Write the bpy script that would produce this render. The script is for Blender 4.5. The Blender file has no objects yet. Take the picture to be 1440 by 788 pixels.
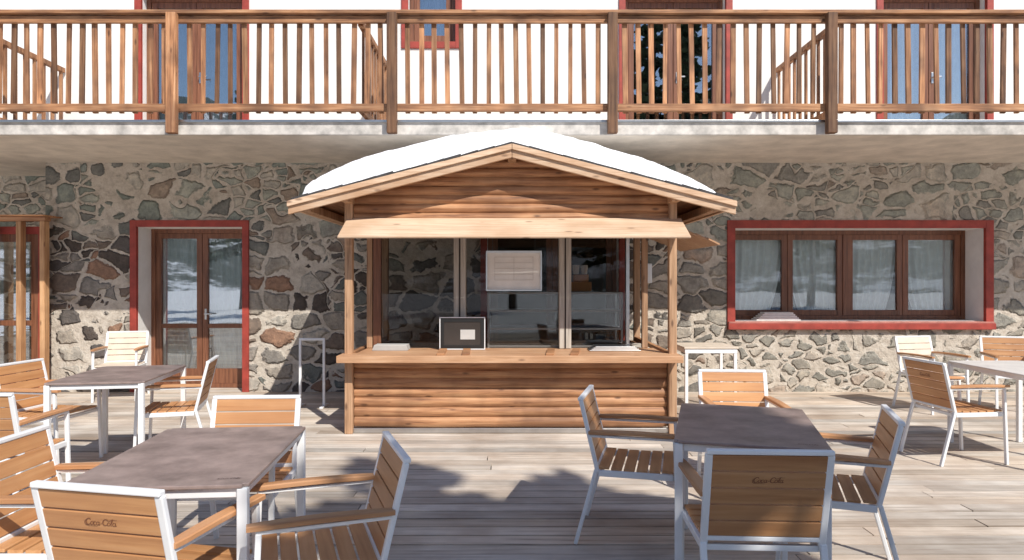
import bpy, bmesh, math, random
from mathutils import Vector, Matrix, noise
random.seed(7)
scene=bpy.context.scene
col=scene.collection
rad=math.radians

# ------------------------------------------------------------------ materials
def new_mat(name):
    m=bpy.data.materials.new(name); m.use_nodes=True
    nt=m.node_tree; nt.nodes.clear()
    out=nt.nodes.new('ShaderNodeOutputMaterial')
    b=nt.nodes.new('ShaderNodeBsdfPrincipled')
    nt.links.new(b.outputs[0],out.inputs[0])
    return m,nt,b,out
def N(nt,t,**kw):
    n=nt.nodes.new(t)
    for k,v in kw.items(): setattr(n,k,v)
    return n
def ramp(nt,fac,stops,interp='LINEAR'):
    r=N(nt,'ShaderNodeValToRGB'); r.color_ramp.interpolation=interp
    e=r.color_ramp.elements
    while len(e)<len(stops): e.new(0.5)
    for i,(p,c) in enumerate(stops):
        e[i].position=p; e[i].color=(c[0],c[1],c[2],1) if len(c)==3 else c
    nt.links.new(fac,r.inputs[0]); return r.outputs[0]
def mixc(nt,fac,a,b,mode='MIX'):
    n=N(nt,'ShaderNodeMix',data_type='RGBA',blend_type=mode)
    if isinstance(fac,(int,float)): n.inputs[0].default_value=fac
    else: nt.links.new(fac,n.inputs[0])
    for i,v in ((6,a),(7,b)):
        if isinstance(v,tuple): n.inputs[i].default_value=(v[0],v[1],v[2],1)
        else: nt.links.new(v,n.inputs[i])
    return n.outputs[2]
def math_(nt,op,a,b=None,clamp=False):
    n=N(nt,'ShaderNodeMath',operation=op,use_clamp=clamp)
    for i,v in ((0,a),(1,b)):
        if v is None: continue
        if isinstance(v,(int,float)): n.inputs[i].default_value=v
        else: nt.links.new(v,n.inputs[i])
    return n.outputs[0]
def maprange(nt,v,a,b,c=0,d=1,smooth=False):
    n=N(nt,'ShaderNodeMapRange')
    if smooth: n.interpolation_type='SMOOTHSTEP'
    nt.links.new(v,n.inputs[0])
    for i,x in zip((1,2,3,4),(a,b,c,d)): n.inputs[i].default_value=x
    return n.outputs[0]
def noise_(nt,vec,scale,detail=4,rough=.55):
    n=N(nt,'ShaderNodeTexNoise'); n.inputs['Scale'].default_value=scale
    n.inputs['Detail'].default_value=detail; n.inputs['Roughness'].default_value=rough
    if vec is not None: nt.links.new(vec,n.inputs['Vector'])
    return n
def bump(nt,b,h,strength=.5,dist=.01):
    n=N(nt,'ShaderNodeBump'); n.inputs['Strength'].default_value=strength; n.inputs['Distance'].default_value=dist
    nt.links.new(h,n.inputs['Height']); nt.links.new(n.outputs[0],b.inputs['Normal'])

def wood(name,dark,mid,light,axis='X',rough=.65,grain=1.0,weather=None,attr=False,gscale=1.0,knots=True,vr=(.82,1.15)):
    m,nt,b,out=new_mat(name)
    tc=N(nt,'ShaderNodeTexCoord'); oi=N(nt,'ShaderNodeObjectInfo')
    off=N(nt,'ShaderNodeVectorMath',operation='SCALE'); off.inputs[0].default_value=(13,7,5)
    nt.links.new(oi.outputs['Random'],off.inputs['Scale'])
    add=N(nt,'ShaderNodeVectorMath',operation='ADD')
    nt.links.new(tc.outputs['Object'],add.inputs[0]); nt.links.new(off.outputs[0],add.inputs[1])
    mp=N(nt,'ShaderNodeMapping'); s={'X':(1.2,22,22),'Y':(22,1.2,22),'Z':(22,22,1.2)}[axis]
    mp.inputs['Scale'].default_value=tuple(v*gscale for v in s)
    nt.links.new(add.outputs[0],mp.inputs[0])
    n1=noise_(nt,mp.outputs[0],1.6,5,.6)
    c=ramp(nt,n1.outputs[0],[(.28,dark),(.5,mid),(.75,light)])
    n2=noise_(nt,add.outputs[0],2.3,3,.5)
    if weather:
        f=ramp(nt,n2.outputs[0],[(.42,(0,0,0)),(.68,(1,1,1))])
        c=mixc(nt,math_(nt,'MULTIPLY',f,.75),c,weather)
    if knots:
        v=N(nt,'ShaderNodeTexVoronoi'); v.inputs['Scale'].default_value=1.0
        mk=N(nt,'ShaderNodeMapping'); mk.inputs['Scale'].default_value={'X':(3,9,9),'Y':(9,3,9),'Z':(9,9,3)}[axis]
        nt.links.new(add.outputs[0],mk.inputs[0]); nt.links.new(mk.outputs[0],v.inputs[0])
        k=maprange(nt,v.outputs['Distance'],.05,.16,0.75,0,True)
        c=mixc(nt,k,c,(dark[0]*.45,dark[1]*.4,dark[2]*.4))
    if attr:
        a=N(nt,'ShaderNodeVertexColor',layer_name='Col')
        c=mixc(nt,1.0,c,a.outputs[0],'MULTIPLY')
        nb=noise_(nt,tc.outputs['Object'],.9,6,.65)
        c=mixc(nt,.8,c,ramp(nt,nb.outputs[0],[(.3,(.74,.71,.68)),(.5,(1,1,1)),(.7,(1.2,1.18,1.15))]),'MULTIPLY')
    hs=N(nt,'ShaderNodeHueSaturation'); nt.links.new(c,hs.inputs['Color'])
    nt.links.new(maprange(nt,oi.outputs['Random'],0,1,vr[0],vr[1]),hs.inputs['Value'])
    nt.links.new(hs.outputs[0],b.inputs['Base Color'])
    b.inputs['Roughness'].default_value=rough
    bump(nt,b,n1.outputs[0],.5*grain,.006)
    return m

def plain(name,c,rough=.5,metal=0,var=.06,scale=6,bmp=.0,pos=False):
    m,nt,b,out=new_mat(name)
    tc=N(nt,'ShaderNodeTexCoord'); ge=N(nt,'ShaderNodeNewGeometry')
    vec=ge.outputs['Position'] if pos else tc.outputs['Object']
    n=noise_(nt,vec,scale,5,.6)
    lo=tuple(max(0,x*(1-var*2)) for x in c); hi=tuple(min(1,x*(1+var)) for x in c)
    nt.links.new(ramp(nt,n.outputs[0],[(.3,lo),(.7,hi)]),b.inputs['Base Color'])
    b.inputs['Roughness'].default_value=rough; b.inputs['Metallic'].default_value=metal
    if bmp: bump(nt,b,n.outputs[0],.6,bmp)
    return m

def stone_mat():
    m,nt,b,out=new_mat('rubble_stone')
    ge=N(nt,'ShaderNodeNewGeometry'); pos=ge.outputs['Position']
    sep=N(nt,'ShaderNodeSeparateXYZ'); nt.links.new(pos,sep.inputs[0])
    nz=noise_(nt,pos,3.0,5,.62)
    sc=N(nt,'ShaderNodeVectorMath',operation='SCALE'); sc.inputs['Scale'].default_value=.22
    nt.links.new(nz.outputs['Color'],sc.inputs[0])
    ad=N(nt,'ShaderNodeVectorMath',operation='ADD'); nt.links.new(pos,ad.inputs[0]); nt.links.new(sc.outputs[0],ad.inputs[1])
    def cells(scale,metric):
        mp=N(nt,'ShaderNodeMapping'); mp.inputs['Scale'].default_value=scale; nt.links.new(ad.outputs[0],mp.inputs[0])
        ve=N(nt,'ShaderNodeTexVoronoi',feature='DISTANCE_TO_EDGE'); ve.inputs['Scale'].default_value=1; ve.inputs['Randomness'].default_value=metric
        vc=N(nt,'ShaderNodeTexVoronoi',feature='F1'); vc.inputs['Scale'].default_value=1; vc.inputs['Randomness'].default_value=metric
        nt.links.new(mp.outputs[0],ve.inputs[0]); nt.links.new(mp.outputs[0],vc.inputs[0])
        return ve.outputs['Distance'],vc.outputs['Color']
    d1,c1=cells((2.5,1.0,4.1),.72); d2,c2=cells((4.3,1.0,7.0),.85)
    sel_n=noise_(nt,pos,1.5,1,.5)
    sel=maprange(nt,sel_n.outputs[0],.535,.54,0,1)
    edge=math_(nt,'ADD',math_(nt,'MULTIPLY',math_(nt,'ABSOLUTE',math_(nt,'SUBTRACT',sel_n.outputs[0],.5375)),14.0),.01)
    dmix=N(nt,'ShaderNodeMix',data_type='FLOAT'); nt.links.new(sel,dmix.inputs[0]); nt.links.new(d1,dmix.inputs[2]); nt.links.new(d2,dmix.inputs[3])
    dist=math_(nt,'MINIMUM',dmix.outputs[0],edge)
    cc=mixc(nt,sel,c1,c2)
    sr=N(nt,'ShaderNodeSeparateColor'); nt.links.new(cc,sr.inputs[0])
    low=ramp(nt,sr.outputs[0],[(.0,(.10,.08,.068)),(.2,(.22,.17,.135)),(.34,(.29,.265,.235)),(.48,(.13,.115,.105)),(.60,(.38,.335,.28)),(.73,(.33,.195,.13)),(.81,(.48,.44,.38)),(.91,(.19,.20,.18))],'CONSTANT')
    high=ramp(nt,sr.outputs[0],[(.0,(.27,.30,.26)),(.25,(.42,.43,.37)),(.45,(.29,.32,.285)),(.62,(.52,.48,.41)),(.8,(.38,.30,.235)),(.9,(.22,.22,.20))],'CONSTANT')
    nbig=noise_(nt,pos,.9,3,.5)
    zz=math_(nt,'ADD',sep.outputs[2],maprange(nt,nbig.outputs[0],.3,.7,-.5,.5))
    hi=maprange(nt,zz,1.9,2.35,0,1,True)
    stone=mixc(nt,hi,low,high)
    rt=maprange(nt,sep.outputs[0],1.5,3.5,0,.6,True)
    stone=mixc(nt,rt,stone,mixc(nt,.5,high,(.58,.52,.44)))  # paler stone to the right, sunlit tone mixed into the colour
    nf=noise_(nt,pos,10,8,.74)
    stone=mixc(nt,.75,stone,ramp(nt,nf.outputs[0],[(.28,(.36,.36,.36)),(.5,(1,1,1)),(.75,(1.9,1.82,1.7))]),'MULTIPLY')
    nm=noise_(nt,pos,5,6,.7)
    npatch=noise_(nt,pos,1.3,4,.65)
    thr=math_(nt,'ADD',math_(nt,'MULTIPLY',hi,.025),maprange(nt,nm.outputs[0],.32,.68,.0,.11))
    thr=math_(nt,'ADD',thr,maprange(nt,npatch.outputs[0],.54,.70,0,.20))
    thr=math_(nt,'ADD',thr,maprange(nt,sep.outputs[2],1.25,.8,0,.04))
    d=math_(nt,'SUBTRACT',dist,thr)
    mask=maprange(nt,d,-.012,.028,0,1,True)
    mort=ramp(nt,noise_(nt,pos,8,7,.76).outputs[0],[(.25,(.34,.29,.235)),(.48,(.60,.53,.445)),(.75,(.78,.72,.63))])
    c=mixc(nt,mask,mort,stone)
    nt.links.new(c,b.inputs['Base Color']); b.inputs['Roughness'].default_value=.85
    h=math_(nt,'ADD',maprange(nt,d,-.02,.10,0,1,True),math_(nt,'MULTIPLY',nf.outputs[0],1.0))
    bump(nt,b,h,1.0,.045)
    return m

def glass_mat(name,refl=.3,tint=(.9,.93,.92),rough=0.0,fres=.7):
    m=bpy.data.materials.new(name); m.use_nodes=True; nt=m.node_tree; nt.nodes.clear()
    out=N(nt,'ShaderNodeOutputMaterial'); tr=N(nt,'ShaderNodeBsdfTransparent'); tr.inputs[0].default_value=(*tint,1)
    gl=N(nt,'ShaderNodeBsdfGlossy'); gl.inputs['Roughness'].default_value=rough; gl.inputs[0].default_value=(.95,.97,1,1)
    tc=N(nt,'ShaderNodeTexCoord'); nn=noise_(nt,tc.outputs['Object'],1.2,1,.5)
    bp=N(nt,'ShaderNodeBump'); bp.inputs['Strength'].default_value=.12; bp.inputs['Distance'].default_value=.02
    nt.links.new(nn.outputs[0],bp.inputs['Height']); nt.links.new(bp.outputs[0],gl.inputs['Normal'])
    lw=N(nt,'ShaderNodeLayerWeight'); lw.inputs[0].default_value=.35
    f=math_(nt,'ADD',math_(nt,'MULTIPLY',lw.outputs['Fresnel'],fres),refl,True)
    mx=N(nt,'ShaderNodeMixShader'); nt.links.new(f,mx.inputs[0]); nt.links.new(tr.outputs[0],mx.inputs[1]); nt.links.new(gl.outputs[0],mx.inputs[2])
    nt.links.new(mx.outputs[0],out.inputs[0]); return m

M={}
M['stone']=stone_mat()
M['plaster']=plain('white_plaster',(.82,.80,.77),.9,var=.05,scale=2,bmp=.004,pos=True)
M['concrete']=plain('pale_concrete',(.72,.65,.56),.9,var=.11,scale=3.5,bmp=.006,pos=True)
M['edge']=plain('weathered_concrete_edge',(.62,.58,.53),.9,var=.22,scale=6,bmp=.01,pos=True)
M['red']=plain('brick_red_paint',(.36,.052,.035),.6,var=.16,scale=8)
M['pink']=plain('pale_red_sill_paint',(.50,.20,.16),.7,var=.15,scale=9)  # paler red than the front of the sill
M['reveal']=plain('white_reveal',(.84,.83,.81),.8,var=.05,scale=4)
M['brown']=wood('brown_window_wood',(.10,.038,.02),(.20,.08,.042),(.28,.125,.065),'Z',.4,knots=False)
M['rail']=wood('balcony_wood',(.14,.06,.03),(.42,.20,.09),(.64,.38,.21),'X',.7,weather=(.11,.05,.026),vr=(.95,1.05))
M['railz']=wood('balcony_wood_upright',(.13,.055,.026),(.43,.20,.09),(.64,.38,.21),'Z',.7,weather=(.10,.045,.025),vr=(.35,1.35))  # wide per-upright brightness spread paints in sunlit and shaded sides
M['siding']=wood('kiosk_siding',(.17,.068,.03),(.52,.25,.115),(.68,.40,.21),'X',.6,weather=(.20,.088,.04))
M['sidingy']=wood('kiosk_side_siding',(.18,.075,.035),(.48,.24,.115),(.60,.34,.18),'Y',.6,weather=(.18,.085,.045))
M['post']=wood('kiosk_post_wood',(.2,.105,.055),(.45,.265,.15),(.58,.38,.24),'Z',.7)
M['barge']=wood('pale_barge_wood',(.42,.25,.145),(.65,.45,.30),(.76,.59,.43),'X',.7,weather=(.5,.29,.16))
M['screen']=wood('orange_porch_wood',(.30,.14,.06),(.52,.29,.14),(.64,.40,.22),'Z',.7,weather=(.3,.15,.07))
M['awning']=wood('pale_flap_wood',(.46,.31,.20),(.62,.45,.31),(.73,.58,.43),'X',.7,weather=(.48,.31,.19))
M['counter']=wood('counter_wood',(.4,.21,.11),(.62,.36,.2),(.72,.48,.31),'X',.55,weather=(.48,.25,.13))
M['greywood']=wood('grey_mullion_wood',(.34,.30,.26),(.54,.49,.42),(.66,.61,.54),'Z',.7,knots=False)
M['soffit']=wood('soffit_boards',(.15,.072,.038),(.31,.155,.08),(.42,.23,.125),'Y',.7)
M['slat']=wood('chair_slat_wood',(.42,.19,.075),(.565,.285,.12),(.66,.37,.18),'X',.45,grain=.5,gscale=.8,knots=False,weather=(.44,.21,.095))
M['arm']=wood('chair_arm_wood',(.41,.19,.085),(.55,.28,.13),(.63,.35,.19),'Y',.45,grain=.4,gscale=.8,knots=False,weather=(.42,.2,.09))
M['white']=plain('white_powder_coat',(.84,.85,.86),.35,var=.03,scale=5)
M['top']=plain('mauve_brown_laminate',(.33,.25,.225),.36,var=.22,scale=7)
M['glaretop']=plain('sun_glare_laminate',(.80,.76,.71),.4,var=.06,scale=7)  # pale tone paints sun glare onto the brown laminate
M['logo']=plain('dark_brown_print',(.20,.075,.035),.6,var=.02)
M['logot']=plain('table_print',(.09,.06,.055),.5,var=.02)
M['deck']=wood('weathered_deck',(.40,.34,.285),(.71,.635,.55),(.85,.785,.705),'X',.8,weather=(.50,.41,.335),attr=True,gscale=.9,knots=False)
M['snow']=plain('snow',(.88,.89,.91),.75,var=.02,scale=5,bmp=.03)
M['bitumen']=plain('dark_roofing',(.06,.055,.055),.8,var=.2,scale=20,bmp=.005)
M['dark']=plain('dark_interior',(.05,.04,.035),.9,var=.2,scale=2)
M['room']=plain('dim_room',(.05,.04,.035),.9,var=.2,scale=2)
M['glass']=glass_mat('window_glass',.22)
M['glasslow']=glass_mat('soft_window_glass',.05)
M['glassdark']=glass_mat('shaded_door_glass',.0,fres=.4)
M['clear']=glass_mat('kiosk_glass',.0,fres=.35,tint=(.72,.72,.71))  # grey tint puts the kiosk's inner shade into the glass
M['case']=glass_mat('case_glass',.07,fres=.9,tint=(.85,.87,.87))
M['curtain']=plain('white_net_curtain',(.88,.88,.88),.9,var=.06,scale=12)
M['bluecurtain']=plain('blue_grey_curtain',(.30,.38,.50),.9,var=.1,scale=10)
M['metal']=plain('brushed_steel',(.6,.6,.6),.3,1.0,var=.05,scale=10)
M['black']=plain('black_plastic',(.02,.02,.02),.4,var=.05)
M['paper']=plain('white_paper',(.88,.86,.82),.8,var=.05)
M['label']=plain('grey_white_label',(.55,.54,.52),.8,var=.05)
M['print']=plain('faint_grey_print',(.55,.53,.5),.8,var=.05)
M['orange']=plain('orange_card',(.6,.25,.05),.6,var=.05)
M['paleslat']=plain('pale_slats',(.70,.60,.49),.5,var=.08)  # paler, more even tone than the other chair slats

# ------------------------------------------------------------------ mesh helpers
WORLD={}
def empty(name,loc=(0,0,0),rotz=0,parent=None):
    e=bpy.data.objects.new(name,None); e.empty_display_size=.2
    col.objects.link(e)
    e.location=loc; e.rotation_euler=(0,0,rotz)
    WORLD[e.name]=Vector(loc)
    if parent is not None:
        e.parent=parent; e.matrix_parent_inverse=Matrix.Translation(-WORLD[parent.name])
    return e
def tag(o,label,cat,group=None):
    o['label']=label; o['category']=cat
    if group: o['group']=group
def box(bm,x0,x1,y0,y1,z0,z1,mat4=None):
    r=bmesh.ops.create_cube(bm,size=1)
    T=Matrix.Translation(((x0+x1)/2,(y0+y1)/2,(z0+z1)/2))@Matrix.Diagonal((abs(x1-x0),abs(y1-y0),abs(z1-z0),1))
    if mat4 is not None: T=mat4@T
    bmesh.ops.transform(bm,matrix=T,verts=r['verts']); return r['verts']
def bar(bm,p1,p2,w,h,up=(0,0,1)):
    p1=Vector(p1);p2=Vector(p2); d=p2-p1; L=d.length; z=d.normalized()
    x=Vector(up).cross(z)
    if x.length<1e-4: x=Vector((1,0,0))
    x.normalize(); y=z.cross(x)
    R=Matrix((x,y,z)).transposed().to_4x4()
    T=Matrix.Translation((p1+p2)/2)@R@Matrix.Diagonal((w,h,L,1))
    r=bmesh.ops.create_cube(bm,size=1); bmesh.ops.transform(bm,matrix=T,verts=r['verts'])
def mk(name,bm,mat,parent=None,bevel=0,local=False,smooth=False,center=True):
    bmesh.ops.recalc_face_normals(bm,faces=bm.faces)
    me=bpy.data.meshes.new(name)
    c=Vector((0,0,0))
    if center and not local and len(bm.verts):
        mn=Vector([min(v.co[i] for v in bm.verts) for i in range(3)]); mx=Vector([max(v.co[i] for v in bm.verts) for i in range(3)])
        c=(mn+mx)/2; bmesh.ops.translate(bm,verts=bm.verts,vec=-c)
    bm.to_mesh(me); bm.free()
    if smooth:
        for p in me.polygons: p.use_smooth=True
    me.materials.append(mat)
    o=bpy.data.objects.new(name,me); col.objects.link(o); o.location=c
    WORLD[o.name]=c
    if parent is not None:
        o.parent=parent
        if not local: o.matrix_parent_inverse=Matrix.Translation(-WORLD[parent.name])
    if bevel:
        b=o.modifiers.new('b','BEVEL'); b.width=bevel; b.segments=2; b.limit_method='ANGLE'
    return o
def boxes(name,lst,mat,parent,bevel=0,local=False):
    bm=bmesh.new()
    for b in lst: box(bm,*b)
    return mk(name,bm,mat,parent,bevel,local)

# ------------------------------------------------------------------ ground, deck, hills
bm=bmesh.new()
for (x,y) in ((-1500,-1500),(1500,-1500),(1500,1500),(-1500,1500)): bm.verts.new((x,y,-.25))
bm.faces.new(bm.verts); g=mk('ground',bm,M['snow'],center=False); g['kind']='structure'

bm=bmesh.new(); cl=bm.loops.layers.float_color.new('Col')
bw=.138; y=-5.0; row=0
while y<10.2:
    x=-12+random.uniform(-3,0)
    while x<12:
        x1=min(x+4.0,13)
        dz=random.uniform(-.0025,.0025)
        vs=box(bm,x+.002,x1-.006,y+.006,y+bw-.008,-.03+dz,0+dz)
        g_=random.uniform(.68,1.14); w_=random.uniform(-.03,.06)
        for f in {f for v in vs for f in v.link_faces}:
            for l in f.loops: l[cl]=(g_+w_,g_,g_-w_,1)
        x=x1
    y+=bw; row+=1
deck=mk('deck',bm,M['deck'],center=False); deck['kind']='structure'
bm=bmesh.new(); box(bm,-13.5,13.5,-5.2,10.3,-.24,-.04)
sub=mk('ground_under_deck',bm,M['dark'],center=False); sub['kind']='structure'

m,nt,b,out=new_mat('hill_forest_snow')
ge=N(nt,'ShaderNodeNewGeometry')
n1=noise_(nt,ge.outputs['Position'],.035,8,.75)
n2=noise_(nt,ge.outputs['Position'],.4,4,.7)
f=math_(nt,'ADD',n1.outputs[0],math_(nt,'MULTIPLY',n2.outputs[0],.25))
c=ramp(nt,f,[(.57,(.02,.035,.025)),(.64,(.06,.07,.06)),(.70,(.8,.82,.86))])
nt.links.new(c,b.inputs['Base Color']); b.inputs['Roughness'].default_value=.9
M['hill']=m
bm=bmesh.new(); segs=140; rings=9; vv=[]
for r in range(rings):
    rr=90+r*45; rowv=[]
    for s in range(segs):
        a=math.pi*1.0+math.pi*s/(segs-1)
        xx=rr*math.cos(a); yy=rr*math.sin(a)
        t=r/(rings-1)
        hgt=(t**1.1)*(110+60*noise.noise(Vector((math.cos(a)*3,math.sin(a)*3,2)))+45*noise.noise(Vector((xx*.02,yy*.02,5))))
        hgt+=6*t*noise.noise(Vector((xx*.08,yy*.08,1)))-.5
        rowv.append(bm.verts.new((xx,yy,hgt)))
    vv.append(rowv)
for r in range(rings-1):
    for s in range(segs-1):
        bm.faces.new((vv[r][s],vv[r][s+1],vv[r+1][s+1],vv[r+1][s]))
h=mk('hills',bm,M['hill'],center=False,smooth=True); h['kind']='structure'

# ------------------------------------------------------------------ building
YW=9.05
B=empty('hotel_building',(0,YW,0))
tag(B,'alpine hotel with rubble stone base, white upper wall and wooden balcony','building')

def wall_sheet(name,x0,x1,z0,z1,y,holes,mat):
    xs=sorted(set([x0,x1]+[h[0] for h in holes]+[h[1] for h in holes]))
    zs=sorted(set([z0,z1]+[h[2] for h in holes]+[h[3] for h in holes]))
    xs=[x for x in xs if x0<=x<=x1]; zs=[z for z in zs if z0<=z<=z1]
    bm=bmesh.new()
    for i in range(len(xs)-1):
        for j in range(len(zs)-1):
            cx=(xs[i]+xs[i+1])/2; cz=(zs[j]+zs[j+1])/2
            if any(h[0]<cx<h[1] and h[2]<cz<h[3] for h in holes): continue
            v=[bm.verts.new(p) for p in ((xs[i],y,zs[j]),(xs[i+1],y,zs[j]),(xs[i+1],y,zs[j+1]),(xs[i],y,zs[j+1]))]
            bm.faces.new(v)
    bmesh.ops.remove_doubles(bm,verts=bm.verts,dist=1e-4)
    return mk(name,bm,mat,B)

def curtain_mesh(name,x0,x1,z0,z1,y,mat,parent,tri=None):
    bm=bmesh.new(); n=60; k=14; g=[]
    for j in range(k+1):
        t=j/k; z=z1+(z0-z1)*t; r=[]
        for i in range(n+1):
            s=i/n
            xa,xb=x0,x1
            if tri=='L': xb=x1-(x1-x0)*.25*t**2.2
            if tri=='R': xa=x0+(x1-x0)*.25*t**2.2
            x=xa+(xb-xa)*s
            r.append(bm.verts.new((x,y+.02*math.sin(s*46+j*.08)+.01*math.sin(s*17),z)))
        g.append(r)
    for j in range(k):
        for i in range(n): bm.faces.new((g[j][i],g[j][i+1],g[j+1][i+1],g[j+1][i]))
    return mk(name,bm,mat,parent,smooth=True)

HOLES_LOW=[];HOLES_UP=[]
def opening(kind,X0,X1,Z0,Z1,rec,leaves,low=True,trimw=.088,bottom=False,mid=None,curt='white',sill=False,curt_tri=True,glass='glass'):
    E=empty(kind,((X0+X1)/2,YW,Z0),parent=B)
    ix0,ix1,iz1=X0+trimw,X1-trimw,Z1-trimw; iz0=Z0+(trimw if bottom else 0)
    (HOLES_LOW if low else HOLES_UP).append((ix0,ix1,iz0,iz1))
    L=[(X0,ix0,YW-.025,YW+.03,Z0,Z1),(ix1,X1,YW-.025,YW+.03,Z0,Z1),(ix0,ix1,YW-.024,YW+.03,iz1,Z1)]
    if bottom and not sill: L.append((ix0,ix1,YW-.024,YW+.03,Z0,iz0))
    boxes('surround',L,M['red'],E,.004)
    if sill:
        boxes('sill',[(X0,X1,YW-.07,YW+rec*.25,Z0,iz0-.022)],M['red'],E,.006)
        boxes('sill_top',[(X0+.01,X1-.01,YW-.06,YW+rec*.25,iz0-.021,iz0-.001)],M['pink'],E,.004)
    y0=YW+.03; y1=YW+rec
    boxes('reveal',[(ix0-.03,ix0+.002,y0,y1,iz0,iz1),(ix1-.002,ix1+.03,y0,y1,iz0,iz1),(ix0+.002,ix1-.002,y0,y1,iz1-.002,iz1+.03)]+
          ([(ix0+.002,ix1-.002,YW+rec*.25+.001,y1,iz0-.03,iz0+.002)] if bottom else []),M['reveal'],E)
    fw=.06; fy0=y1; fy1=y1+.08
    boxes('frame',[(ix0,ix0+fw,fy0,fy1,iz0,iz1),(ix1-fw,ix1,fy0,fy1,iz0,iz1),(ix0+fw,ix1-fw,fy0+.001,fy1,iz1-fw,iz1),(ix0+fw,ix1-fw,fy0+.001,fy1,iz0,iz0+fw)],M['brown'],E,.004)
    a0=ix0+fw; a1=ix1-fw; w=(a1-a0)/leaves
    for i in range(leaves):
        l0=a0+i*w+(.035 if leaves==4 and i==2 else .003); l1=a0+(i+1)*w-(.035 if leaves==4 and i==1 else .003)
        sw=.075; zb=iz0+fw; zt=iz1-fw; sy0=fy0+.012; sy1=fy1-.012
        kr=.0 if not mid else .13
        LL=[(l0,l0+sw,sy0,sy1,zb,zt),(l1-sw,l1,sy0,sy1,zb,zt),(l0+sw,l1-sw,sy0+.001,sy1,zt-sw,zt),(l0+sw,l1-sw,sy0+.001,sy1,zb,zb+sw+kr)]
        if mid: LL.append((l0+sw,l1-sw,sy0+.001,sy1,mid-.03,mid+.03))
        boxes('sash',LL,M['brown'],E,.004)
        bm=bmesh.new(); box(bm,l0+sw,l1-sw,fy0+.038,fy0+.044,zb+sw,zt-sw); mk('pane',bm,M[glass],E)
        if curt:
            cm=M['curtain'] if curt=='white' else M['bluecurtain']
            curtain_mesh('curtain',l0+.03,l1-.03,zb+.03,zt,fy1+.035,cm,E,('L' if i%2==0 else 'R') if curt_tri else None)
    if leaves==4:
        xm=(a0+a1)/2; boxes('mullion',[(xm-.034,xm+.034,fy0+.001,fy1,iz0+fw,iz1-fw)],M['brown'],E,.004)
    if kind=='door':
        xm=(a0+a1)/2
        bm=bmesh.new(); bar(bm,(xm+.045,fy0-.03,Z0+1.03),(xm+.15,fy0-.03,Z0+1.03),.018,.018); bar(bm,(xm+.05,fy0-.03,Z0+1.03),(xm+.05,fy0+.012,Z0+1.03),.018,.018)
        box(bm,xm+.035,xm+.065,fy0+.003,fy0+.012,Z0+.95,Z0+1.1)
        mk('handle',bm,M['metal'],E,.003)
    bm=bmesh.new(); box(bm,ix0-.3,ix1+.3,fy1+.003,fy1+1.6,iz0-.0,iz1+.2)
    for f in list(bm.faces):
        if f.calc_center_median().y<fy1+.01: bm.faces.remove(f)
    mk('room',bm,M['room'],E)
    return E

opening('door',-5.11,-3.52,0,2.3,.35,2,mid=.86,curt='white',curt_tri=True)
opening('door',-.42,1.52,0,2.3,.2,2,mid=.86,curt=None,glass='glassdark')
opening('window',2.88,6.44,.84,2.3,.39,4,bottom=True,sill=True,trimw=.105,curt='white',glass='glasslow')
opening('door',-5.05,-3.52,3.22,5.42,.12,2,low=False,curt='blue',curt_tri=False)
opening('window',-1.48,-.67,4.60,5.6,.12,1,low=False,bottom=True,curt='blue',curt_tri=False)
opening('door',1.43,2.95,3.22,5.42,.12,2,low=False,curt=None)
opening('door',4.88,6.44,3.22,5.42,.12,2,low=False,curt='white',curt_tri=False)
wall_sheet('stone_wall',-6.25,13,0,3.07,YW,HOLES_LOW,M['stone'])
wall_sheet('plaster_wall',-14,13,3.2,7.2,YW,HOLES_UP,M['plaster'])
wall_sheet('recessed_stone_wall',-14,-6.25,0,3.07,10.2,[],M['stone'])
bm=bmesh.new(); v=[bm.verts.new(p) for p in ((-6.25,YW,0),(-6.25,10.2,0),(-6.25,10.2,3.07),(-6.25,YW,3.07))]; bm.faces.new(v); mk('return_wall',bm,M['stone'],B)
boxes('roof_block',[(-14,13,YW+2.2,YW+2.3,0,7.2),(-14,13,YW-.6,YW+2.3,7.2,7.35)],M['plaster'],B)

BA=empty('balcony',(0,7.3,3.05),parent=B)
boxes('slab',[(-14,13,7.32,10.25,3.07,3.215)],M['concrete'],BA)
boxes('slab_edge',[(-14,13,7.28,7.318,3.065,3.225)],M['edge'],BA,.006)
boxes('drip_strip',[(-14,13,7.255,7.279,3.195,3.222)],M['metal'],BA,.003)
boxes('handrail',[(-14,13,7.2,7.34,4.345,4.385)],M['rail'],BA,.005)
boxes('upper_rail',[(-14,13,7.245,7.285,4.26,4.335)],M['rail'],BA,.004)
boxes('lower_rail',[(-14,13,7.235,7.285,3.31,3.39)],M['rail'],BA,.004)
posts=[-8.32,-5.97,-3.62,-1.277,1.07,3.40,5.75,8.1]
for p in posts:
    boxes('post',[(p-.052,p+.052,7.15,7.233,3.06,4.342)],M['railz'],BA,.008)
for i in range(len(posts)-1):
    n=15; d=(posts[i+1]-posts[i])/(n+1)
    for k in range(1,n+1):
        x=posts[i]+k*d+random.uniform(-.010,.010)
        if abs(x)>5.95: continue
        bm=bmesh.new(); lean=random.uniform(-.009,.009)
        bar(bm,(x-lean,7.3,3.30),(x+lean,7.3,4.34),random.uniform(.042,.056),.028,up=(0,1,0)); mk('baluster',bm,M['railz'],BA,.003)
for X in (-6.0,-1.65,3.55):
    bm=bmesh.new()
    box(bm,X-.03,X+.03,7.36,9.03,4.27,4.33); box(bm,X-.025,X+.025,7.36,9.03,3.33,3.4)
    y=7.5
    while y<9.0:
        box(bm,X-.012,X+.012,y-.024,y+.024,3.32,4.3); y+=.165
    mk('divider_railing',bm,M['railz'],BA,.003)

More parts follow.
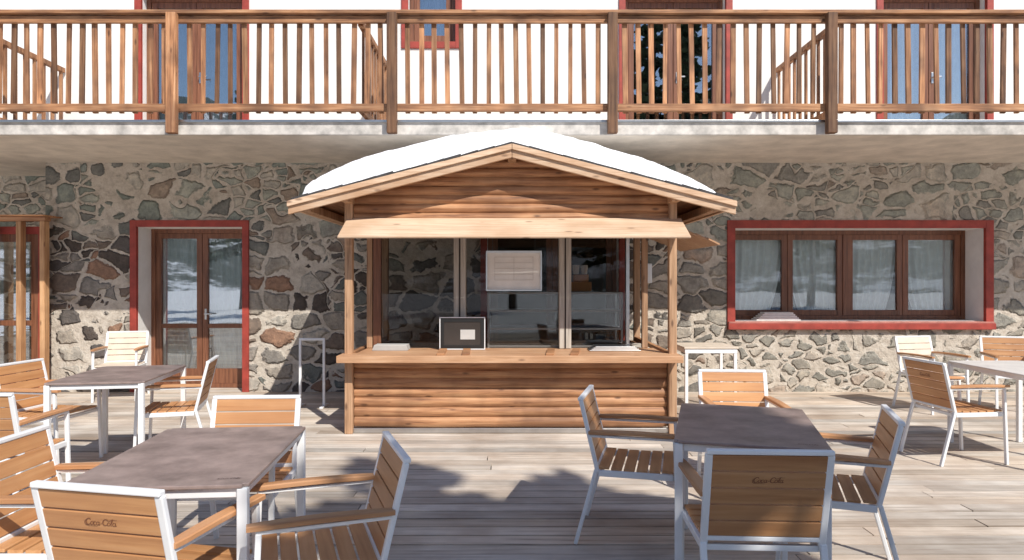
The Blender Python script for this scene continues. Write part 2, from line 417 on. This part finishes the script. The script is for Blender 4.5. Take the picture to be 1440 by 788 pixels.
P=empty('entrance_screen',(-6.5,8.75,0)); tag(P,'timber framed entrance porch with red glazed door by stone wall','porch')
for x in (-6.055,-6.36,-6.70,-7.3): boxes('post',[(x-.032,x+.032,8.7,8.8,0,2.26)],M['screen'],P,.006)
boxes('beam',[(-7.5,-6.01,8.69,8.81,2.261,2.32)],M['siding'],P,.006)
boxes('roof',[(-7.5,-6.01,8.66,9.04,2.322,2.34)],M['siding'],P,.004)
boxes('door_frame',[(-6.96,-6.88,8.84,8.9,0,2.2),(-6.20,-6.12,8.84,8.9,0,2.2),(-6.88,-6.20,8.84,8.9,2.1,2.2)],M['red'],P,.004)
boxes('door_leaf',[(-6.88,-6.78,8.85,8.9,0,2.1),(-6.30,-6.20,8.85,8.9,0,2.1),(-6.78,-6.30,8.851,8.9,2.0,2.1),(-6.78,-6.30,8.851,8.9,0,.3),(-6.78,-6.30,8.851,8.9,.9,.97)],M['brown'],P,.004)
bm=bmesh.new(); box(bm,-6.78,-6.30,8.87,8.876,.3,2.0); mk('pane',bm,M['glass'],P)

# ------------------------------------------------------------------ kiosk
K=empty('wooden_kiosk',(0,6.64,0)); tag(K,'small wooden snack kiosk with snow covered gable roof and serving counter','kiosk')
def siding(name,x0,x1,z0,z1,y,bh,mat,parent,limit=None,axis='X'):
    bm=bmesh.new(); z=z0; nprof=6
    while z<z1-.01:
        zt=min(z+bh,z1); prev=None
        for k in range(nprof+1):
            t=k/nprof; zz=z+(zt-z)*t
            dep=.030*(math.sin(math.pi*min(1,max(0,t*.94+.03)))**.6)
            a,b_=x0,x1
            if limit: 
                w=limit(zz); a=max(a,-w); b_=min(b_,w)
            n=24; row=[]
            for i in range(n+1):
                s=a+(b_-a)*i/n
                jit=.0035*noise.noise(Vector((s*2.1,z*9,3)))
                zj=zz+.005*noise.noise(Vector((s*1.3,z*7,1)))
                if axis=='X': row.append(bm.verts.new((s,y-dep+jit,zj)))
                else: row.append(bm.verts.new((y+(dep if y>0 else -dep),s,zj)))
            if prev:
                for i in range(n): bm.faces.new((prev[i],prev[i+1],row[i+1],row[i]))
            prev=row
        z=zt
    return mk(name,bm,mat,parent,smooth=True)
SL=.255
RZ=lambda x: 2.785-SL*abs(x)
YF=6.40
siding('front_panel',-1.55,1.52,.055,.73,6.66,.096,M['siding'],K)
siding('gable_panel',-1.55,1.54,2.07,2.69,6.64,.088,M['siding'],K,limit=lambda z:(2.71-z)/SL)
siding('side_panel',6.66,8.5,.055,.73,1.56,.096,M['sidingy'],K,axis='Y')
siding('side_panel',6.66,8.5,.055,.73,-1.58,.096,M['sidingy'],K,axis='Y')
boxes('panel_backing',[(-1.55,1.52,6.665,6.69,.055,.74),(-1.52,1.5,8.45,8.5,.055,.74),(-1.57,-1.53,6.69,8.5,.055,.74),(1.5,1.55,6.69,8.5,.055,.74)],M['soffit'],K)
bm=bmesh.new(); 
v=[bm.verts.new(p) for p in ((-1.55,6.645,2.06),(1.54,6.645,2.06),(1.54,6.645,RZ(1.54)-.06),(0,6.645,2.72),(-1.55,6.645,RZ(1.55)-.06))]; bm.faces.new(v)
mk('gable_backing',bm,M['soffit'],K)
boxes('base_strip',[(-1.6,1.6,6.61,6.65,.004,.05)],M['metal'],K,.003)
for (x,y) in ((-1.592,6.61),(1.568,6.61),(-1.592,8.5),(1.568,8.5)):
    boxes('post',[(x-.038,x+.038,y-.038,y+.038,0,RZ(x)-.075)],M['post'],K,.006)
for (x,y) in ((-1.5,7.14),(1.40,7.14)):
    boxes('post',[(x-.03,x+.03,y-.03,y+.03,.785,2.15)],M['post'],K,.004)
boxes('counter',[(-1.66,1.62,6.40,6.64,.742,.783),(-1.53,1.5,6.641,7.16,.741,.781)],M['counter'],K,.005)
boxes('counter_edge',[(-1.66,1.62,6.375,6.398,.715,.782)],M['counter'],K,.004)
boxes('back_counter',[(-1.5,1.48,7.17,7.8,.72,.775)],M['greywood'],K,.004)
for x in (-.545,.555): boxes('mullion',[(x-.062,x+.062,7.03,7.17,.785,2.1)],M['greywood'],K,.006)
for x in (-.545,.555): boxes('mullion_groove',[(x-.008,x+.008,7.024,7.031,.79,2.09)],M['dark'],K)
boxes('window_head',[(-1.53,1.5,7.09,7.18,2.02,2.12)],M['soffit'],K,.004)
boxes('window_side_frame',[(-1.46,-1.38,7.1,7.17,.785,2.02)],M['brown'],K,.004)
for a,b_ in ((-1.38,-.61),(-.48,.49),(.62,1.2)):
    bm=bmesh.new(); box(bm,a,b_,7.13,7.136,.79,2.02); mk('pane',bm,M['clear'],K)
boxes('window_jamb',[(1.2,1.235,7.1,7.17,.785,2.02)],M['metal'],K,.003)
boxes('side_rail',[(1.535,1.585,6.65,8.46,.74,.79),(-1.615,-1.565,6.65,8.46,.74,.79),(1.535,1.585,6.65,8.46,2.05,2.13),(-1.615,-1.565,6.65,8.46,2.05,2.13),(-1.53,1.5,8.47,8.53,2.05,2.13)],M['sidingy'],K,.005)
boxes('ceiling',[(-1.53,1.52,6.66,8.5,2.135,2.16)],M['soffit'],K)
R=empty('roof',(0,6.1,2.72),parent=K)
def slope_slab(name,y0,y1,xe,zt,zb,mat,parent,nb=0,xi=0,bevel=.003):
    bm=bmesh.new()
    for s in (-1,1):
        vs=[]
        for y in (y0,y1):
            for (x,z) in ((xi,RZ(xi)+zt),(xe,RZ(xe)+zt),(xe,RZ(xe)+zb),(xi,RZ(xi)+zb)): vs.append(bm.verts.new((s*x,y,z)))
        for f in ((0,1,2,3),(7,6,5,4),(0,4,5,1),(1,5,6,2),(2,6,7,3),(3,7,4,0)): bm.faces.new([vs[i] for i in f])
    return mk(name,bm,mat,parent,bevel)
XE=2.11
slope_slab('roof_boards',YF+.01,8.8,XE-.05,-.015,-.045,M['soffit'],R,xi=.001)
slope_slab('barge_board',YF-.035,YF+.008,XE,-.004,-.128,M['barge'],R,xi=.002)
slope_slab('barge_trim',YF-.06,YF-.036,XE+.005,-.003,-.055,M['barge'],R,xi=.002)
# bitumen shingles with a ragged front lip
bm=bmesh.new()
for s in (-1,1):
    x=.002
    while x<XE-.03:
        x2=min(x+.16,XE-.02); lip=random.uniform(-.015,.03); up=random.uniform(.0,.014)
        vs=[]
        for y in (YF-.05+lip,8.82):
            for (xx,z) in ((x,RZ(x)+.016+up),(x2-.004,RZ(x2)+.016+up*.4),(x2-.004,RZ(x2)-.001),(x,RZ(x)-.001)): vs.append(bm.verts.new((s*xx,y,z)))
        for f in ((0,1,2,3),(7,6,5,4),(0,4,5,1),(1,5,6,2),(2,6,7,3),(3,7,4,0)): bm.faces.new([vs[i] for i in f])
        x=x2
mk('roofing',bm,M['bitumen'],R)
for s in (-1,1):
    boxes('eave_board',[(XE-.048 if s>0 else -XE+.01,XE-.01 if s>0 else -XE+.048,YF+.01,8.8,RZ(XE)-.08,RZ(XE)-.005)],M['barge'],R,.003)
for x in (-1.58,0,1.56,-1.95,1.93):
    boxes('purlin',[(x-.04,x+.04,YF+.012,8.75,RZ(x)-.14,RZ(x)-.064)],M['post'],R,.004)
prof=[(-2.0,.0),(-1.99,.10),(-1.92,.16),(-1.75,.20),(-1.45,.235),(-1.06,.25),(-.51,.23),(-.2,.205),(0,.19),(.25,.20),(.85,.215),(1.38,.18),(1.75,.10),(1.9,.07),(2.0,0)]
def pz(x):
    for (a,za),(b_,zb) in zip(prof,prof[1:]):
        if a<=x<=b_:
            t=(x-a)/(b_-a); return za+(zb-za)*t
    return 0
bm=bmesh.new(); nx=150; ny=64; g=[]
for j in range(ny+1):
    t=j/ny; y=YF-.03+(8.75-YF)*t**1.6; r=[]
    for i in range(nx+1):
        x=-2.0+4.0*i/nx
        edge_n=noise.noise(Vector((x*2.6,0,7)))+.5*noise.noise(Vector((x*8,3,7)))
        dd=(y-YF+.03)-.03-.06*(edge_n+.35)
        e2=max(0,min(1,dd/.09)); e2=math.sqrt(max(0,1-(1-e2)**2))
        e3=min(1,(8.75-y)/.2); e3=math.sqrt(max(0,1-(1-e3)**2))
        xa=sum(pz(max(-2,min(2,x+k*.04))) for k in (-2,-1,0,1,2))/5 if abs(x)<1.9 else pz(x)
        th=xa*e2*e3*(1+.12*noise.noise(Vector((x*1.8,y*1.8,0)))+.05*noise.noise(Vector((x*6,y*6,4)))+.02*noise.noise(Vector((x*18,y*18,4))))
        crest=.03*math.exp(-(x/.14)**2)
        yy=y+.02*noise.noise(Vector((x*6,y*3,2)))*(1 if j<6 else 0)
        r.append(bm.verts.new((x,yy,RZ(x)+.018+max(0,th-crest*e2))))
    g.append(r)
for j in range(ny):
    for i in range(nx): bm.faces.new((g[j][i],g[j][i+1],g[j+1][i+1],g[j+1][i]))
mk('snow_cover',bm,M['snow'],R,smooth=True)
bm=bmesh.new()
def flap(u0,u1,th):
    a=Vector((0,6.60,2.105)); d=Vector((0,-.38,-.205)); nn=Vector((0,-.205,.38)).normalized()
    vv=[]
    for u in (u0,u1):
        for o_ in (0,-th):
            p=a+d*u+nn*o_
            vv.append((bm.verts.new((-1.61,p.y,p.z)),bm.verts.new((1.65,p.y,p.z))))
    A,Bb,C,D=vv
    for q in ((A,C),(C,D),(D,Bb),(Bb,A)): bm.faces.new((q[0][0],q[0][1],q[1][1],q[1][0]))
    for e in (0,1): bm.faces.new((A[e],C[e],D[e],Bb[e]))
flap(0,.48,.018); flap(.49,1.0,.018)
mk('front_flap',bm,M['awning'],K,.003)
bm=bmesh.new()
for k in range(4):
    x0=1.61+k*.115; z0=2.06-k*.045
    vs=[]
    for y in (6.75,8.3):
        for (x,z) in ((x0,z0),(x0+.125,z0-.062),(x0+.118,z0-.075),(x0-.007,z0-.014)): vs.append(bm.verts.new((x,y,z)))
    for f in ((0,1,2,3),(7,6,5,4),(0,4,5,1),(1,5,6,2),(2,6,7,3),(3,7,4,0)): bm.faces.new([vs[i] for i in f])
mk('side_flap',bm,M['counter'],K)
for (a,dx) in ((-.70,.02),(-.46,.02),(.40,-.04),(.66,-.07)):
    bm=bmesh.new(); bar(bm,(a,6.90,.793),(a+dx,6.42,.793),.075,.02); mk('hinge_block',bm,M['siding'],K,.003)

# ---- things on and in the kiosk
S=empty('framed_sign',(-.5,6.98,.79)); tag(S,'black framed sign with white label standing on kiosk counter','sign')
boxes('frame',[(-.745,-.735,6.93,6.945,.785,1.12),(-.285,-.275,6.93,6.945,.785,1.12),(-.735,-.285,6.93,6.945,1.11,1.12),(-.735,-.285,6.93,6.945,.785,.795)],M['white'],S,.002)
boxes('inner_frame',[(-.734,-.70,6.933,6.944,.796,1.109),(-.32,-.286,6.933,6.944,.796,1.109),(-.70,-.32,6.934,6.944,1.07,1.109),(-.70,-.32,6.934,6.944,.796,.83)],M['black'],S)
boxes('backing',[(-.70,-.32,6.939,6.943,.83,1.07)],M['dark'],S)
boxes('label_card',[(-.53,-.38,6.934,6.937,.89,.99)],M['label'],S)
boxes('stand_foot',[(-.68,-.66,6.946,7.02,.785,.8),(-.34,-.32,6.946,7.02,.785,.8)],M['black'],S)
S=empty('menu_sheet',(.02,7.04,1.4)); tag(S,'pale paper menu notice hanging in the kiosk window','menu')
bm=bmesh.new(); gg=[]
for j in range(9):
    gg.append([bm.verts.new((-.26+.56*i/10,7.07+.004*math.sin(i*.5),1.79-.39*j/8)) for i in range(11)])
for j in range(8):
    for i in range(10): bm.faces.new((gg[j][i],gg[j][i+1],gg[j+1][i+1],gg[j+1][i]))
mk('sheet',bm,M['paper'],S,smooth=True)
# faint ruled table on the notice
bm=bmesh.new()
for z in (1.74,1.68,1.62,1.56,1.50): box(bm,-.18,.22,7.060,7.062,z-.0015,z+.0015)
for x in (-.18,.02,.22): box(bm,x-.0015,x+.0015,7.0601,7.0621,1.50,1.74)
mk('ruling',bm,M['print'],S)
boxes('clip_strip',[(-.27,.31,7.05,7.06,1.785,1.805),(-.27,.31,7.05,7.06,1.385,1.40),(-.272,-.258,7.05,7.06,1.4,1.785),(.298,.312,7.05,7.06,1.4,1.785)],M['metal'],S)
bm=bmesh.new(); bar(bm,(-.2,7.07,1.80),(-.2,7.07,2.13),.004,.004); bar(bm,(.24,7.07,1.80),(.24,7.07,2.13),.004,.004); mk('cord',bm,M['black'],S)
D=empty('display_case',(.5,7.5,.775)); tag(D,'glass food display case with steel frame on kiosk counter','display case')
x0,x1,y0,y1,z0,z1=-.25,1.17,7.19,7.6,.777,1.36
bm=bmesh.new()
for x in (x0,.52,x1):
    for y in (y0,y1): bar(bm,(x,y,z0),(x,y,z1),.02,.02)
for z in (z0+.02,.98,1.17,z1):
    for y in (y0,y1): bar(bm,(x0,y,z),(x1,y,z),.018,.018)
    for x in (x0,x1): bar(bm,(x,y0,z),(x,y1,z),.018,.018)
mk('frame',bm,M['white'],D)
boxes('pane',[(x0+.01,x1-.01,y0-.002,y0+.002,z0+.03,z1-.01),(x0+.01,x1-.01,y0,y1,z1+.011,z1+.015)],M['case'],D)
boxes('shelf',[(x0+.01,x1-.01,y0+.02,y1,1.165,1.175),(x0+.01,x1-.01,y0+.02,y1,.975,.985)],M['metal'],D)
boxes('base',[(x0,x1,y0+.012,y1,z0,z0+.05)],M['metal'],D)
bm=bmesh.new()
box(bm,.64,.86,7.30,7.48,1.377,1.48); box(bm,.67,.83,7.32,7.46,1.481,1.56)
o=mk('snack_carton',bm,M['orange'],None,.01); tag(o,'orange and brown snack carton on top of display case','carton')
for k,(x,zt) in enumerate(((.70,1.562),(.79,1.562))):
    bm=bmesh.new(); bmesh.ops.create_cone(bm,cap_ends=True,segments=20,radius1=.03,radius2=.04,depth=.1,matrix=Matrix.Translation((x,7.39,zt+.05)))
    o=mk('paper_cup',bm,M['paper'],None,.003); tag(o,'white paper cup standing on a snack carton','cup','cups on the carton')
bm=bmesh.new()
for k in range(5): box(bm,-1.42+k*.004,-1.06-k*.003,6.86,7.05,.784+k*.011,.793+k*.011)
o=mk('paper_stack',bm,M['label'],None,.002); tag(o,'low stack of white paper trays on kiosk counter','paper trays')
bm=bmesh.new()
for k in range(4): box(bm,.78+.02*k,1.3-.02*k,6.8,7.02,.784+k*.012,.794+k*.012)
o=mk('serving_tray',bm,M['metal'],None,.003); tag(o,'shallow steel serving tray lying on kiosk counter','tray')
E=empty('electrical_box',(1.79,YW,1.6)); tag(E,'small white electrical box fixed to the stone wall','electrical box')
boxes('casing',[(1.72,1.86,YW-.08,YW+.01,1.46,1.72)],M['white'],E,.008)
boxes('cover',[(1.735,1.845,YW-.09,YW-.081,1.48,1.70)],M['white'],E,.003)
E=empty('tubular_rack',(-2.36,8.0,0)); tag(E,'simple white tubular metal stand on deck beside kiosk','stand')
bm=bmesh.new()
for x in (-2.50,-2.22): bar(bm,(x,7.98,0.02),(x,7.98,.785),.03,.03)
bar(bm,(-2.515,7.98,.80),(-2.205,7.98,.80),.03,.03)
mk('frame',bm,M['white'],E,.005)
boxes('foot',[(-2.52,-2.48,7.85,8.12,0,.02),(-2.24,-2.20,7.85,8.12,0,.02)],M['white'],E,.003)
bm=bmesh.new()
for k in range(5): box(bm,3.32+.03*k,3.92-.02*k,9.17+.01*k,9.38,.949+k*.022,.969+k*.022)
o=mk('folded_cloth',bm,M['paper'],None,.006); tag(o,'folded pale cloth lying on the window sill','cloth')

# ------------------------------------------------------------------ script logo
def catmull(pts,n=10):
    P=[Vector(p) for p in pts]; P=[P[0]*2-P[1]]+P+[P[-1]*2-P[-2]]; out=[]
    for i in range(1,len(P)-2):
        for k in range(n):
            t=k/n; a,b_,c,d=P[i-1],P[i],P[i+1],P[i+2]
            out.append(.5*((2*b_)+(c-a)*t+(2*a-5*b_+4*c-d)*t*t+(3*b_-a-3*c+d)*t**3))
    out.append(P[-2]); return out
def stroke(bm,pts,w,tf):
    pl=catmull(pts); prev=None; n=len(pl)
    for i,p in enumerate(pl):
        d=(pl[min(i+1,n-1)]-pl[max(i-1,0)])
        if d.length<1e-6: d=Vector((1,0))
        d.normalize(); nn=Vector((-d.y,d.x))
        ww=w*(.75+.4*abs(d.y))*(.6+.4*math.sin(math.pi*(i+.5)/n)**.5)
        a=p+nn*ww/2; b_=p-nn*ww/2
        va=bm.verts.new(tf(a)); vb=bm.verts.new(tf(b_))
        if prev: bm.faces.new((prev[0],prev[1],vb,va))
        prev=(va,vb)
def oval(cx,cy,rx,ry,a0=0,a1=360,n=12):
    return [(cx+rx*math.cos(rad(a0+(a1-a0)*i/n)),cy+ry*math.sin(rad(a0+(a1-a0)*i/n))) for i in range(n+1)]
def logo_strokes():
    S=[]
    S.append((oval(.95,1.0,.85,1.0,38,318,14),.32))
    S.append(([(.35,1.6),(-.15,1.35),(-.35,.7),(-.05,.05),(.6,-.32),(1.7,-.42),(3.0,-.36),(4.3,-.5)],.18))
    S.append((oval(2.15,.52,.46,.54,60,420),.22)); S.append(([(2.4,1.0),(2.65,1.02),(2.9,.9)],.16))
    S.append((oval(3.2,.52,.46,.54,45,320,10),.24))
    S.append((oval(4.2,.52,.44,.54,60,420),.22)); S.append(([(4.66,1.08),(4.62,.35),(4.78,.02),(5.1,.22)],.22))
    S.append(([(5.15,.52),(5.4,.56),(5.65,.52)],.22))
    S.append((oval(6.75,1.0,.85,1.0,38,318,14),.32))
    S.append(([(7.3,1.75),(7.8,1.55),(8.4,1.75),(9.0,2.1),(9.8,1.95),(10.6,2.0)],.18))
    S.append((oval(7.95,.52,.46,.54,60,420),.22))
    S.append(([(8.6,.3),(8.98,1.1),(9.06,1.72),(8.88,1.8),(8.74,1.2),(8.72,.4),(8.86,.02),(9.12,.15)],.2))
    S.append((oval(9.75,.52,.46,.54,60,420),.22)); S.append(([(10.24,1.08),(10.2,.35),(10.36,.02),(10.75,.28)],.22))
    return S
def make_logo(width,tf3):
    u=width/10.9; bm=bmesh.new()
    for pts,w in logo_strokes():
        stroke(bm,pts,w*1.0,lambda p:tf3((p.x+.3*p.y-5.4)*u,(p.y-.8)*u))
    return bm

# ------------------------------------------------------------------ chair (faces -Y)
def build_chair():
    root=empty('chair'); W=.24
    BM=Matrix.Translation((0,.195,.42))@Matrix.Rotation(rad(-13.5),4,'X')
    bm=bmesh.new()
    H=.405
    for s in (-1,1): bar(bm,BM@Vector((s*(W-.004),0,.0)),BM@Vector((s*(W-.004),0,H)),.022,.03,up=(1,0,0))
    bar(bm,BM@Vector((-W-.007,0,H+.009)),BM@Vector((W+.007,0,H+.009)),.03,.02)
    bar(bm,BM@Vector((-W+.01,0,.03)),BM@Vector((W-.01,0,.03)),.02,.022)
    mk('back_frame',bm,M['white'],root,.005,local=True)
    bm=bmesh.new()
    for s in (-1,1): bar(bm,(s*(W-.004),-.22,.41),(s*(W-.004),.19,.41),.022,.034)
    bar(bm,(-W+.01,-.217,.405),(W-.01,-.217,.405),.022,.026); bar(bm,(-W+.01,.18,.405),(W-.01,.18,.405),.022,.026)
    mk('seat_frame',bm,M['white'],root,.004,local=True)
    for s in (-1,1):
        bm=bmesh.new(); bar(bm,(s*W,-.255,0),(s*W,-.23,.617),.028,.022,up=(0,1,0)); mk('front_leg',bm,M['white'],root,.005,local=True)
        bm=bmesh.new(); bar(bm,(s*W,.32,0),(s*W,.202,.43),.022,.028,up=(1,0,0)); mk('rear_leg',bm,M['white'],root,.005,local=True)
        bm=bmesh.new(); bar(bm,(s*W,-.24,.619),(s*W,.235,.619),.022,.014); mk('arm_support',bm,M['white'],root,.003,local=True)
        bm=bmesh.new()
        n=10; rings=[]
        for i in range(n+1):
            t=i/n; y=-.27+.515*t; hw=.023+.004*math.sin(math.pi*t)
            if i in(0,n): hw*=.8
            zz=.629+.006*math.sin(math.pi*t)
            rings.append([bm.verts.new((s*W+a*hw,y,zz+b_)) for a,b_ in ((-1,0),(1,0),(1,.015),(.8,.019),(-.8,.019),(-1,.015))])
        for i in range(n):
            for k in range(6): bm.faces.new((rings[i][k],rings[i][(k+1)%6],rings[i+1][(k+1)%6],rings[i+1][k]))
        bm.faces.new(rings[0]); bm.faces.new(rings[-1])
        mk('armrest',bm,M['arm'],root,local=True)
    bm=bmesh.new(); n=6; w=.425/n
    for i in range(n):
        y=-.228+i*w; z=.43-.006*math.sin(math.pi*i/(n-1))
        box(bm,-W+.01,W-.01,y+.005,y+w-.005,z,z+.014)
    mk('seat',bm,M['slat'],root,.003,local=True)
    bm=bmesh.new(); n=5; w=(H-.04)/n
    for i in range(n):
        z=.04+i*w
        box(bm,-W+.01,W-.01,-.009,.009,z+.0035,z+w-.0035,BM)
    back=mk('backrest',bm,M['slat'],root,.003,local=True)
    bm=make_logo(.122,lambda u,v: BM@Vector((-u,.0105,.04+w*3.5+v)))
    lg=mk('logo',bm,M['logo'],back,local=True)
    return root
def descend(o):
    r=[]
    for c in o.children: r.append(c); r+=descend(c)
    return r
def copy_tree(src,loc,rot):
    mp={}
    o=src.copy(); col.objects.link(o); o.location=loc; o.rotation_euler=(0,0,rot); mp[src]=o
    for c in descend(src):
        d=c.copy(); col.objects.link(d); d.parent=mp[c.parent]; mp[c]=d
    return o
chair=build_chair()
F=rad
chairs=[
 ((-1.86,2.88),90,'white framed chair with wood slats facing a brown table'),
 ((-.75,2.66),-70,'white framed slatted chair drawn up beside a brown table'),
 ((-1.46,3.62),3,'white framed slatted chair on the far side of a brown table'),
 ((-1.29,2.48),168,'white framed slatted chair seen from behind with dark script logo'),
 ((.73,4.0),76,'white framed slatted chair turned to the empty side of a table'),
 ((1.64,3.50),-110,'white framed slatted chair angled in to a brown table'),
 ((1.62,4.75),-4,'white framed slatted chair behind a brown table near the kiosk'),
 ((1.03,2.95),177,'white framed slatted chair with dark script logo on its back'),
 ((-3.75,5.5),84,'white framed slatted chair by table near the porch'),
 ((-2.84,5.70),-75,'white framed slatted chair by table near the stone wall'),
 ((-3.21,4.28),182,'white framed slatted chair pushed in to a table near the porch'),
 ((-4.95,8.55),14,'white framed chair with pale slats standing against the stone wall'),
 ((3.74,5.70),96,'white framed slatted chair beside a sunlit table'),
 ((5.75,7.75),-18,'white framed slatted chair below the red framed window'),
 ((4.85,7.8),12,'white framed chair with pale slats close to wall below window'),
]
for i,((x,y),r,l) in enumerate(chairs):
    if i==0: c=chair; c.location=(x,y,0); c.rotation_euler=(0,0,F(r))
    else: c=copy_tree(chair,(x,y,0),F(r))
    if i in (11,14):
        for c_ in c.children:
            if c_.name.startswith(('backrest','seat.')) :
                c_.data=c_.data.copy(); c_.data.materials[0]=M['paleslat']
    tag(c,l,'chair','slatted chairs on the terrace')
# ------------------------------------------------------------------ table
def build_table():
    root=empty('table'); a,b_=.34,.50
    bm=bmesh.new(); vs=box(bm,-a,a,-b_,b_,.738,.752)
    ve=[e for e in bm.edges if abs(e.verts[0].co.z-e.verts[1].co.z)>.005]
    bmesh.ops.bevel(bm,geom=ve,offset=.02,segments=4,affect='EDGES')
    top=mk('tabletop',bm,M['top'],root,.003,local=True)
    bm=bmesh.new()
    for s in (-1,1):
        box(bm,s*(a-.03)-.012,s*(a-.03)+.012,-b_+.04,b_-.04,.700,.737)
        box(bm,-a+.043,a-.043,s*(b_-.03)-.012,s*(b_-.03)+.012,.700,.737)
    mk('apron',bm,M['white'],root,.003,local=True)
    for sx in (-1,1):
        for sy in (-1,1):
            bm=bmesh.new(); bar(bm,(sx*(a-.022),sy*(b_-.022),0),(sx*(a-.022),sy*(b_-.022),.737),.038,.038); mk('leg',bm,M['white'],root,.004,local=True)
    bm=make_logo(.085,lambda u,v: Vector((.25+u,-.42+v,.7535))); mk('logo',bm,M['logot'],top,local=True)
    return root
table=build_table()
tabs=[((-1.35,2.94),5,'mauve brown table with white legs among four chairs'),
      ((1.22,3.54),-16,'mauve brown table with white legs in front of kiosk'),
      ((-3.13,5.42),9,'mauve brown table with white legs near the porch'),
      ((4.38,5.78),0,'brown table with top painted pale as sun glare, white legs')]
for i,((x,y),r,l) in enumerate(tabs):
    if i==0: t=table; t.location=(x,y,0); t.rotation_euler=(0,0,F(r))
    else: t=copy_tree(table,(x,y,0),F(r))
    if i==3:
        for c_ in t.children:
            if c_.name.startswith('tabletop'):
                c_.data=c_.data.copy(); c_.data.materials[0]=M['glaretop']
    tag(t,l,'table','terrace tables')
E=empty('side_table',(2.2,7.75,0)); tag(E,'small low table with wood slat top and white legs','table')
bm=bmesh.new()
for k in range(6): box(bm,1.90,2.5,7.45+k*.095,7.45+k*.095+.085,.74,.76)
mk('slatted_top',bm,M['paleslat'],E,.003)
boxes('apron',[(1.91,2.49,7.46,7.485,.69,.739),(1.91,2.49,7.98,8.005,.69,.739),(1.91,1.935,7.486,7.979,.69,.739),(2.465,2.49,7.486,7.979,.69,.739)],M['white'],E,.003)
for x in (1.93,2.47):
    for y in (7.48,7.985): boxes('leg',[(x-.017,x+.017,y-.017,y+.017,0,.689)],M['white'],E,.003)

# ------------------------------------------------------------------ conifers
m,nt,b,out=new_mat('conifer_needles')
oi=N(nt,'ShaderNodeNewGeometry'); nn=noise_(nt,oi.outputs['Position'],1.5,3,.6)
nt.links.new(ramp(nt,nn.outputs[0],[(.3,(.025,.045,.022)),(.7,(.07,.10,.045))]),b.inputs['Base Color']); b.inputs['Roughness'].default_value=.8
M['needles']=m
M['bark']=plain('bark',(.12,.08,.055),.9,var=.2,scale=8,bmp=.02)
def build_tree(H,z0,spread):
    root=empty('pine_tree')
    bm=bmesh.new(); bmesh.ops.create_cone(bm,cap_ends=True,segments=10,radius1=.17,radius2=.02,depth=H,matrix=Matrix.Translation((0,0,H/2-.2)))
    bm2=bmesh.new(); z=z0
    while z<H-.1:
        R=min((H-z)*spread,1.6)*random.uniform(.65,1.2)+.1
        for k in range(random.randint(4,6)):
            a=random.uniform(0,math.tau); L=R*random.uniform(.6,1.15)
            d=Vector((math.cos(a),math.sin(a),-.22)); p0=Vector((0,0,z))
            bar(bm,p0,p0+d*L,.035,.035)
            n=int(6+L*15)
            for i in range(n):
                t=(i+1)/n; p=p0+d*L*t+Vector((random.gauss(0,.045),random.gauss(0,.045),random.gauss(0,.045)))*(1.3-t*.5)
                s=random.uniform(.08,.17)
                u=Vector((random.gauss(0,1),random.gauss(0,1),random.gauss(0,.5))).normalized(); w=u.cross(Vector((random.gauss(0,1),random.gauss(0,1),random.gauss(0,1)))).normalized()
                vs=[bm2.verts.new(p+u*s*1.4),bm2.verts.new(p+w*s*.75),bm2.verts.new(p-u*s*1.2),bm2.verts.new(p-w*s*.75)]
                bm2.faces.new(vs)
        z+=.36
    mk('trunk',bm,M['bark'],root,local=True); mk('crown',bm2,M['needles'],root,local=True)
    return root
tree=build_tree(10.0,2.5,.38)
tl=[((4.9,-4.9),0,1.22),((6.2,-5.2),1.3,1.2),((5.5,-4.0),2.2,1.0),((3.6,-4.2),3.1,1.0),((-6,-16),.5,1.2),((-11,-19),2.9,1.35),((12,-22),4,1.4),((0,-26),1,1.5),((-17,-24),3,1.4),((20,-26),5,1.5)]
for i,((x,y),r,s) in enumerate(tl):
    if i==0: t=tree; t.location=(x,y,-.25); t.rotation_euler=(0,0,r)
    else: t=copy_tree(tree,(x,y,-.25),r); 
    t.scale=(s,s,s)
    tag(t,'tall dark green conifer beyond the edge of the deck','tree','conifers around the terrace')

# ------------------------------------------------------------------ light
el,az=44,30
sv=Vector((math.sin(rad(az))*math.cos(rad(el)),-math.cos(rad(az))*math.cos(rad(el)),math.sin(rad(el))))
sd=bpy.data.lights.new('sun','SUN'); sd.energy=5.0; sd.angle=rad(.45); sd.color=(1,.95,.87)
so=bpy.data.objects.new('sun',sd); col.objects.link(so); so.rotation_euler=(-sv).to_track_quat('-Z','Y').to_euler()
w=bpy.data.worlds.new('World'); scene.world=w; w.use_nodes=True; nt=w.node_tree
bg=nt.nodes.get('Background') or nt.nodes.new('ShaderNodeBackground')
sky=nt.nodes.new('ShaderNodeTexSky'); sky.sky_type='NISHITA'; sky.sun_disc=False
sky.sun_elevation=rad(el); sky.sun_rotation=math.atan2(sv.x,sv.y); sky.altitude=1500
nt.links.new(sky.outputs[0],bg.inputs[0]); bg.inputs[1].default_value=.15
out=nt.nodes.get('World Output'); nt.links.new(bg.outputs[0],out.inputs[0])
scene.view_settings.view_transform='Standard'; scene.view_settings.look='None'; scene.view_settings.exposure=0

cd=bpy.data.cameras.new('camera'); cd.sensor_width=36; cd.lens=23.75; cd.clip_end=3000; cd.clip_start=.05
co=bpy.data.objects.new('camera',cd); col.objects.link(co); co.location=(0,0,1.5); co.rotation_euler=(rad(90),0,0)
scene.camera=co
